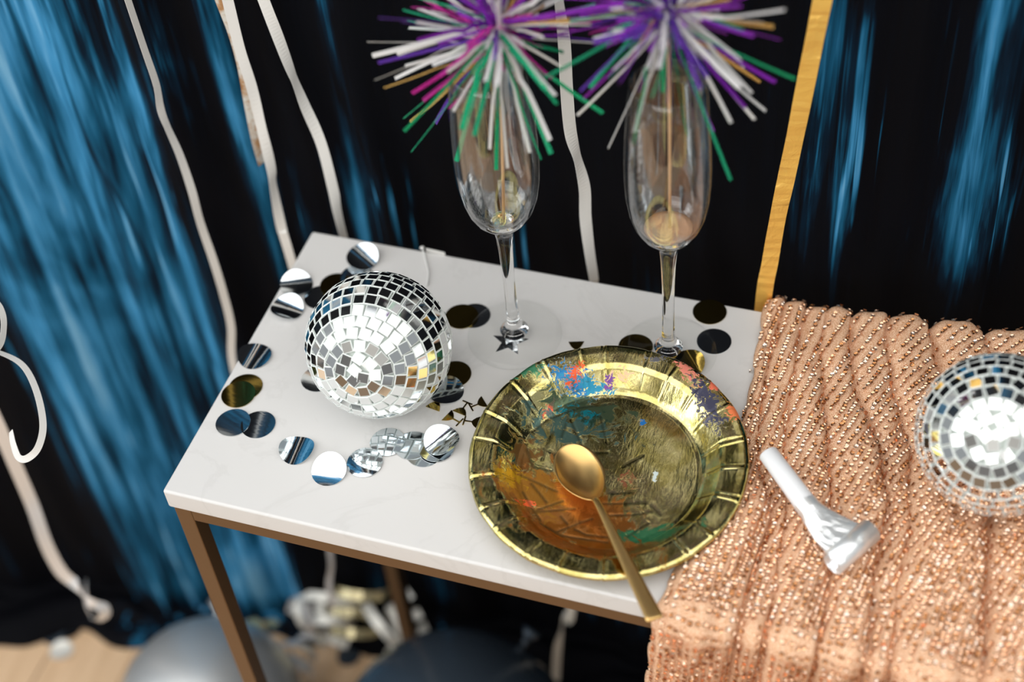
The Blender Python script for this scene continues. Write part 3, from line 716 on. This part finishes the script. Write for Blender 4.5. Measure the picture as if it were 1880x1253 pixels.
# ---------------------------------------------------------------- confetti
def disc(r, bend, ax, dome=0.0, thick=0.00018):
    """foil disc bent about an axis at angle ax; bend = rise of its edge"""
    K, NR = 40, 8; vs = []
    def pt(rr, a, dz):
        x, y = r*rr*math.cos(a), r*rr*math.sin(a); u = (x*math.cos(ax)+y*math.sin(ax))/r
        return (x, y, bend*u*u*(1 if bend > 0 else 1)+dome*rr*rr+dz)
    for dz in (thick, 0):
        vs.append(pt(0, 0, dz))
        for i in range(1, NR+1):
            for k in range(K): vs.append(pt(i/NR, 2*PI*k/K, dz))
    n = 1+NR*K; fs = []
    for s_ in (0, n):
        for k in range(K):
            f = (s_, s_+1+k, s_+1+(k+1) % K); fs.append(f if s_ == 0 else f[::-1])
        for i in range(NR-1):
            for k in range(K):
                a = s_+1+i*K; f = (a+k, a+K+k, a+K+(k+1) % K, a+(k+1) % K); fs.append(f if s_ == 0 else f[::-1])
    a = 1+(NR-1)*K; r0 = len(vs); vs += [vs[a+k] for k in range(K)]+[vs[n+a+k] for k in range(K)]
    for k in range(K): fs.append((r0+k, r0+K+k, r0+K+(k+1) % K, r0+(k+1) % K))
    zmin = min(v_[2] for v_ in vs)
    return [(v_[0], v_[1], v_[2]-zmin) for v_ in vs], fs
# px, py, colour, level (stack), bend, bend axis deg, tilt deg, tilt axis deg, label
CF = [
 (667, 478, 's', 2, .0030, 60, 14, 20, 'silver foil dot nearest the back edge, curling up behind the left disco ball'),
 (655, 508, 's', 0, .0010, 10, 0, 0, 'silver foil dot under the curled one behind the left disco ball'),
 (617, 524, 'g', 1, .0004, 0, 0, 0, 'dark gold foil dot half hidden behind the left disco ball'),
 (545, 526, 's', 1, .0040, 120, 10, 60, 'creased silver foil dot at the table edge left of the disco ball'),
 (588, 546, 's', 0, .0006, 30, 0, 0, 'silver foil dot under the creased one, touching the disco ball'),
 (528, 571, 's', 2, .0050, 80, 6, 80, 'silver foil dot, half white half blue, below the creased one'),
 (468, 655, 's', 0, .0030, 0, 5, 90, 'silver foil dot alone on the left edge of the marble, mirroring stripes'),
 (451, 711, 'g', 0, .0004, 0, 0, 0, 'lower one of two overlapping dark gold dots on the left table edge'),
 (438, 725, 'g', 1, .0006, 30, 0, 0, 'upper one of two overlapping dark gold dots on the left table edge'),
 (428, 777, 's', 1, .0006, 60, 0, 0, 'left one of two overlapping silver dots below the gold pair'),
 (474, 780, 's', 0, .0006, 20, 0, 0, 'right one of two overlapping silver dots below the gold pair'),
 (546, 828, 's', 0, .0046, 5, 0, 0, 'lone silver dot, half black half white, left of the front row'),
 (605, 866, 's', 0, .0020, 95, 19, 0, 'white gleaming silver dot at the front of the marble'),
 (670, 851, 's', 1, -.0012, 20, 3, 0, 'dark silver dot mirroring a window, right of the white gleaming dot'),
 (712, 813, 's', 2, -.0010, 100, 0, 0, 'dark silver dot at the left end of the overlapping row'),
 (757, 819, 's', 1, .0006, 40, 0, 0, 'black looking silver dot in the middle of the overlapping row'),
 (779, 832, 's', 0, .0006, 60, 0, 0, 'lowest silver dot at the front of the overlapping row'),
 (802, 824, 's', 2, .0006, 60, 0, 0, 'silver dot just under the white one ending the overlapping row'),
 (812, 815, 's', 4, .0044, 150, 6, 0, 'pale silver dot on top at the right end of the overlapping row'),
 (584, 696, 's', 0, .0006, 60, 0, 0, 'dark dot mostly hidden under the left side of the disco ball'),
 (834, 688, 'g', 1, .0004, 60, 0, 0, 'dark gold dot between the left disco ball and the foil plate'),
 (820, 720, 's', 0, .0030, 100, 4, 0, 'silver dot mirroring blue beside the right of the left disco ball'),
 (848, 582, 'g', 1, .0006, 0, 0, 0, 'dark gold dot right behind the left disco ball, lapping a silver dot'),
 (870, 580, 's', 0, .0003, 30, 0, 0, 'silver dot under the foot rim of the left flute'),
 (1303, 573, 'g', 0, .0004, 0, 0, 0, 'dark gold dot at the back edge near the sequin cloth'),
 (1311, 627, 's', 0, .0003, 0, 0, 0, 'blue looking silver dot under the foot rim of the right flute'),
 (1262, 670, 'g', 0, .0036, 40, 4, 0, 'bright yellow gold dot peeping from behind the plate'),
 (1167, 637, 'g', 0, .0006, 0, 0, 0, 'dark gold dot behind the plate beside the right flute stem'),
]
for (x, y, cc, lev, bend, ax, ti, ta, lab) in CF:
    p = px(x, y, 0.0003)
    a = math.radians(ax)
    if bend >= 0: vs, fs = disc(0.0127, bend, a)
    else:
        vs, fs = disc(0.0127, 0, a, dome=bend)
    v_ = [Vector(q) for q in vs]
    R3 = Matrix.Rotation(math.radians(ti), 3, Vector((math.cos(math.radians(ta)), math.sin(math.radians(ta)), 0)))
    v_ = [R3 @ q for q in v_]; zm = min(q.z for q in v_); v_ = [(q.x, q.y, q.z-zm) for q in v_]
    o = new_obj('foil_dot', v_, fs, M['foil_silver' if cc == 's' else 'foil_gold'])
    o.location = (p.x, p.y, 0.0001+lev*0.0004); tag(o, lab, 'confetti', 'round foil confetti on the marble')

def flat_shape(name, outline, z, material, label, cat, group=None, th=0.0002):
    n = len(outline); vs = [(x, y, z) for x, y in outline]+[(x, y, z+th) for x, y in outline]
    fs = [tuple(reversed(range(n))), tuple(range(n, 2*n))]+[(i, (i+1) % n, n+(i+1) % n, n+i) for i in range(n)]
    o = new_obj(name, vs, fs, material, smooth=False, recenter=True); tag(o, label, cat, group); return o
def coupe(foot, rim, label):
    """little wine glass cut from foil; foot and rim are pixel ends"""
    a = px(*foot); b_ = px(*rim); d = (b_-a); L = d.length; d.normalize(); s_ = Vector((-d.y, d.x, 0))
    prof = [(0, .0042), (.0011, .0042), (.0012, .0006), (L*.52, .0006), (L*.60, .0022), (L*.74, .0040), (L*.9, .0052), (L, .0058)]
    out = [(a+d*u+s_*w_) for u, w_ in prof]+[(a+d*u-s_*w_) for u, w_ in reversed(prof)]
    flat_shape('foil_glass_confetti', [(p.x, p.y) for p in out], 0.0002, M['foil_gold'], label, 'confetti', 'gold wine glass confetti beside the plate')
coupe((815, 722), (794, 752), 'gold wine glass shaped confetti, bright bowl beside the left disco ball')
coupe((859, 739), (843, 760), 'gold wine glass shaped confetti whose foot points up towards the flutes')
coupe((845, 777), (820, 763), 'leftmost gold wine glass shaped confetti on the bare marble by the plate')
coupe((863, 749), (890, 738), 'gold wine glass shaped confetti with its bowl touching the plate rim')
coupe((851, 773), (880, 777), 'gold wine glass shaped confetti with its bowl hidden under the plate')
coupe((1058, 660), (1058, 628), 'dark gold wine glass shaped confetti peeping out behind the plate')
# star under the left flute's foot
pc = px(936, 628); out = []
for k in range(10):
    r_ = .0145 if k % 2 == 0 else .0062; a = PI/2+k*PI/5+.12; out.append((pc.x+r_*math.cos(a), pc.y+r_*math.sin(a)))
flat_shape('foil_star', out, 0.0001, M['foil_silver'], 'silver foil star under the foot of the left champagne flute', 'confetti')
# thin white thread and scrap on the back edge
pts = [px(775, 455, .002), px(779, 468, .0012), px(784, 488, .0012), px(787, 505, .0012), px(783, 525, .0012)]
tag(new_obj('thread', *tube(catmull(pts, 5), [.0022]+[.0007]*20, 8), M['string'], recenter=True), 'short white thread with a knotted end lying on the back of the marble', 'thread')
tag(ribbon('paper_scrap', [px(782, 459, .001), px(800, 463, .001), px(817, 467, .001)], .004, [90, 90, 90], M['paper'], depthdir=(0, 0, 1)), 'small white paper scrap on the back edge beside the thread', 'scrap')

# ---------------------------------------------------------------- party horn
def horn():
    a = Vector((0.4028, 0.1184, 0.0275)); b_ = Vector((0.4425, 0.0775, 0.0240)); e_ = Vector((0.4632, 0.0650, 0.0225))
    t_ = thing('party_horn', 'white party blower with silver foil end lying on the sequin cloth', 'party blower', (a.x, a.y, 0.008))
    o0 = t_.location; d = (b_-a).normalized(); a0, b0, e0 = a-o0, b_-o0, e_-o0
    # mouthpiece: slightly flattened open tube
    s_ = d.cross(Vector((0, 0, 1))).normalized(); u = s_.cross(d); K = 28
    L = (b0-a0).length
    prof = [(0.0, .0052), (0.0, .0062), (.0006, .0068), (L*.5, .0072), (L*.9, .0076), (L, .0070)]
    vs, fs = [], []
    for x, r in prof:
        for k in range(K):
            t = 2*PI*k/K; vs.append(tuple(a0+d*x+(s_*math.cos(t)+u*math.sin(t)*.9)*r))
    for i in range(len(prof)-1):
        for k in range(K): fs.append((i*K+k, i*K+(k+1) % K, (i+1)*K+(k+1) % K, (i+1)*K+k))
    fs.append(tuple((len(prof)-1)*K+k for k in range(K))); fs.append(tuple(reversed(range(K))))
    new_obj('mouthpiece', vs, fs, M['horn_white'], t_)
    # foil neck: round collar flattening towards the roll
    d2 = (e0-b0).normalized(); s2 = d2.cross(Vector((0, 0, 1))).normalized(); n_ = 12; vs, fs = [], []
    st0 = b0-d*.012; rng = random.Random(2)
    for i in range(n_+1):
        t = i/n_; c = (st0*(1-t)**2+b0*1.0*2*t*(1-t)+(e0)*t*t); dd = (d*(1-t)+d2*t).normalized()
        ss = (s_*(1-t)+s2*t); ss.z = 0; ss.normalize(); uu = ss.cross(dd)
        k0 = max(0, (t-.25)/.75); w_ = .0080*(1-k0)+.0165*k0; h_ = .0074*(1-k0)+.0016*k0
        for k in range(K):
            an = 2*PI*k/K; cr = 1+.05*math.sin(3*an+5*t)*k0
            jit = rng.uniform(-.0005, .0005)*k0
            vs.append(tuple(c+ss*(w_*cr*math.cos(an))+uu*(h_*math.sin(an)+jit)))
    for i in range(n_):
        for k in range(K): fs.append((i*K+k, i*K+(k+1) % K, (i+1)*K+(k+1) % K, (i+1)*K+k))
    fs.append(tuple(n_*K+k for k in range(K)))
    new_obj('foil_neck', vs, fs, M['horn_foil'], t_, smooth=False)
    # rolled paper coil lying across the end
    vs, fs = [], []; W = .0185; c = e0+d2*.0068; c.z = e0.z-.0005; up = Vector((0, 0, 1)); NN = 90
    for sgn in (-1, 1):
        for j in range(NN+1):
            ang = j/NN*2*PI*3.2; r = .0086-.0016*j/NN*3
            base = c+s2*W*sgn
            for th_ in (0, .00035): vs.append(tuple(base+(-d2*math.cos(ang)+up*math.sin(ang))*(r-th_)))
    q = (NN+1)*2
    for j in range(NN):
        A, B_ = 2*j, 2*j+2
        fs += [(A, B_, q+B_, q+A), (A+1, q+A+1, q+B_+1, B_+1), (A, A+1, B_+1, B_), (q+A, q+B_, q+B_+1, q+A+1)]
    new_obj('paper_roll', vs, fs, M['horn_foil'], t_)
horn()

# ---------------------------------------------------------------- streamers hanging in front of the curtain
def up_to(P, z=0.95):
    a, b_ = P[0], P[1]; d = (a-b_)/max((a-b_).z, 1e-3); return [a+Vector((d.x*.12, 0, z-a.z)), a+Vector((d.x*.11, 0, .2)), a+Vector((d.x*.055, 0, .06))]+P
def streamer(name, pix, Y, width, tw, material, label, jitter=0.0, low=None, per=10, cat='streamer', extend=True):
    P = [pxy(x, y, Y) for x, y in pix]; tw = list(tw)
    if extend: P = up_to(P); tw = [tw[0]]*3+tw
    if low: P += [Vector((P[-1].x+low[0], Y, low[1]))]; tw.append(tw[-1])
    o = ribbon(name, P, width, tw, material, per=per, jitter=jitter); tag(o, label, cat); return o
YS = 0.286
streamer('paper_streamer', [(418, 0), (440, 90), (462, 160), (480, 235), (498, 310), (502, 345), (517, 420), (535, 480)], YS-.006, .0082, [20, 20, 30, 10, 55, 75, 30, 10], M['paper'], 'white paper streamer running down past the back left corner of the table', low=(.01, -.35))
streamer('speckled_streamer', [(405, 0), (428, 60), (445, 120), (458, 190), (470, 250), (482, 300)], YS+.004, .0088, [10, 10, 10, 20, 40, 72], M['paper_brown'], 'brown speckled paper streamer hanging just left of the white one')
streamer('paper_streamer', [(484, 0), (508, 62), (530, 120), (542, 150), (560, 195), (590, 265), (612, 350), (630, 432)], YS, .0085, [20, 40, 70, 86, 60, 20, 35, 75], M['paper'], 'white paper streamer ending behind the back left part of the table', low=(.01, -.2))
streamer('thin_ribbon', [(235, 0), (265, 90), (287, 155), (295, 200), (308, 235), (330, 285), (352, 350), (368, 410), (392, 480), (410, 540), (424, 600), (430, 680)], YS-.04, .0068, [84, 84, 80, 70, 84, 70, 55, 60, 45, 40, 25, 20], M['paper'], 'narrow twisted white ribbon hanging left of the table', low=(.0, -.3))
streamer('paper_streamer', [(1026, 0), (1036, 80), (1040, 160), (1047, 240), (1060, 290), (1073, 345), (1075, 400), (1082, 460), (1091, 516)], YS+.004, .0092, [72, 40, 30, 35, 75, 40, 30, 50, 60], M['paper'], 'white paper streamer hanging between the two champagne flutes', low=None)
streamer('paper_streamer', [(1091, 516), (1050, 1105), (1040, 1128), (1032, 1150), (1024, 1190), (1020, 1253)], YS+.004, .0092, [60, 30, 50, 84, 40, 40], M['white_curl'], 'lower end of a white streamer seen under the table front', extend=False)
streamer('gold_foil_ribbon', [(1512, -10), (1495, 75), (1478, 160), (1460, 250), (1443, 330), (1428, 400), (1414, 480), (1400, 572)], YS, .0122, [12, 20, 5, 20, 10, 25, 15, 10], M['gold_ribbon'], 'gold foil ribbon hanging to the back edge beside the sequin cloth', jitter=.0005, low=(.0, -.2))
# curled ribbons at the left edge
def at(x, y, dep): return CAM+CM @ Vector(((x-940)/F_PX*dep, -(y-626.5)/F_PX*dep, -dep))
P = [at(-60, -300, 1.13), at(-70, 100, 1.13), at(-60, 380, 1.13), at(-30, 520, 1.13), at(0, 565, 1.125), at(7, 600, 1.12), at(-4, 640, 1.11), at(-50, 665, 1.10), at(-40, 640, 1.13), at(10, 652, 1.135), at(45, 675, 1.13), at(68, 722, 1.12), at(79, 780, 1.11), at(70, 822, 1.105), at(50, 842, 1.11), at(34, 840, 1.12), at(24, 815, 1.13), at(20, 792, 1.135)]
tag(ribbon('curled_ribbon', P, .0052, [60, 60, 60, 55, 50, 60, 60, 60, 70, 60, 50, 45, 40, 30, 10, 5, 20, 40], M['paper'], per=8, depthdir=tuple(CM @ Vector((0, 0, 1)))), 'sharp white curled ribbon hanging at the far left of the table', 'ribbon')
P = [pxy(x, y, .14) for x, y in [(-60, 600), (-30, 720), (0, 790), (30, 860), (60, 930), (85, 1000), (112, 1050), (140, 1075), (180, 1075), (200, 1095), (198, 1120), (175, 1135), (155, 1118), (150, 1085)]]
for i in range(8, 14): P[i] = P[i]+Vector((0, -.02+.006*(i-8), 0))
tag(ribbon('silver_curling_ribbon', P, .012, [40, 40, 40, 45, 50, 45, 40, 30, 20, 50, 40, 20, 40, 60], M['silver_ribbon'], per=8), 'blurred silver ribbon with a loop at its end, lower left by the curtain', 'ribbon')

# ---------------------------------------------------------------- things on the floor
def balloon(c, r, material, label, rot):
    t_ = thing('balloon', label, 'balloon', (c[0], c[1], FZ))
    prof = []
    for k in range(41):
        a = PI*k/40; rr = r*math.sin(a)*(1+.06*math.cos(a)); z = -r*1.12*math.cos(a) if a < PI/2 else -r*1.06*math.cos(a)
        prof.append((max(rr, 1e-5 if k == 40 else .004), z))
    Rm = Euler(rot).to_matrix(); vs, fs = lathe(prof, 56)
    zz = min((Rm @ Vector(v_)).z for v_ in vs)
    new_obj('balloon_skin', [tuple((Rm @ Vector(v_))-Vector((0, 0, zz))) for v_ in vs], fs, material, t_)
    vs, fs = lathe([(.004, 0), (.003, -.004), (.003, -.008), (.006, -.012), (.011, -.020), (.0095, -.0195)], 20)
    new_obj('knot', [tuple((Rm @ (Vector(v_)+Vector((0, 0, prof[0][1]))))-Vector((0, 0, zz))) for v_ in vs], fs, material, t_)
b1 = px(385, 1322, FZ+.10); b2 = px(822, 1402, FZ+.12)
balloon(b1, .098, M['balloon_silver'], 'pearly silver balloon on the floor beside the front left table leg', (1.9, .3, .4))
balloon(b2, .122, M['balloon_dark'], 'dark grey balloon on the floor under the table', (2.0, -.3, -.5))
def curl(c, r, turns, w_, mat_, label, seed, ax, pitch):
    rng = random.Random(seed); n = int(turns*9); P = []
    A = Vector(ax).normalized(); u = A.orthogonal().normalized(); v_ = A.cross(u); ph = rng.uniform(0, 6)
    for i in range(n+1):
        a = ph+2*PI*i/9; rr = r*(1+.35*math.sin(i*.37+seed))
        P.append(Vector(c)+A*(pitch*i/9)+(u*math.cos(a)+v_*math.sin(a))*rr)
    zm = min(p.z for p in P)-w_*.5-.001
    if zm < FZ: P = [p+Vector((0, 0, FZ-zm)) for p in P]
    o = ribbon('curled_ribbon', P, w_, [90]*len(P), mat_, per=3, depthdir=tuple(A)); tag(o, label, 'ribbon', 'tangle of curled ribbon on the floor')
for i, (x, y, r, mt, lab) in enumerate([
    (590, 1160, .030, 'white_curl', 'pearl white curled ribbon loop in the floor tangle behind the front leg'),
    (548, 1105, .020, 'white_curl', 'small pearl curl at the upper left of the floor tangle'),
    (500, 1150, .018, 'gold_curl', 'gold curl at the far left of the floor tangle'),
    (640, 1150, .026, 'gold_curl', 'pale gold curl in the middle of the floor tangle'),
    (690, 1160, .030, 'white_curl', 'white curl at the right of the floor tangle near the back leg'),
    (625, 1110, .018, 'silver_ribbon', 'silver curl at the top of the floor tangle'),
    (560, 1185, .022, 'silver_ribbon', 'silver curl at the front of the floor tangle')]):
    p = px(x, y, FZ+.055); curl((p.x, p.y, FZ+.045), r, 2.6, .011, M[mt], lab, i+3, (math.sin(i*2.1), math.cos(i*1.7), .35), .022)
streamer('silver_strand', [(604, 1000), (608, 1040), (604, 1075), (612, 1120)], .262, .006, [30, 50, 20, 40], M['silver_ribbon'], 'blurred silver strand hanging under the table into the ribbon tangle', extend=False, cat='ribbon')
for (x, y, mt, lab) in [(128, 1157, 'foil_silver', 'silver foil dot on the floor against the curtain hem'), (98, 1166, 'balloon_dark', 'black foil dot on the floor left of the silver one'), (112, 1195, 'white_curl', 'white foil dot lowest on the floor at the left'), (640, 1205, 'balloon_dark', 'black foil dot on the floor between the two balloons')]:
    p = px(x, y, FZ+.002); vs, fs = disc(.0135, .003, x); o = new_obj('foil_dot', vs, fs, M[mt]); o.location = (p.x, p.y, FZ+.0006); tag(o, lab, 'confetti', 'foil confetti fallen on the floor')

# ---------------------------------------------------------------- lift the modelled scene so that the floor is z = 0
for o in list(C.objects):
    if o.parent is None and o.type in ('MESH', 'EMPTY'): o.location.z += TH
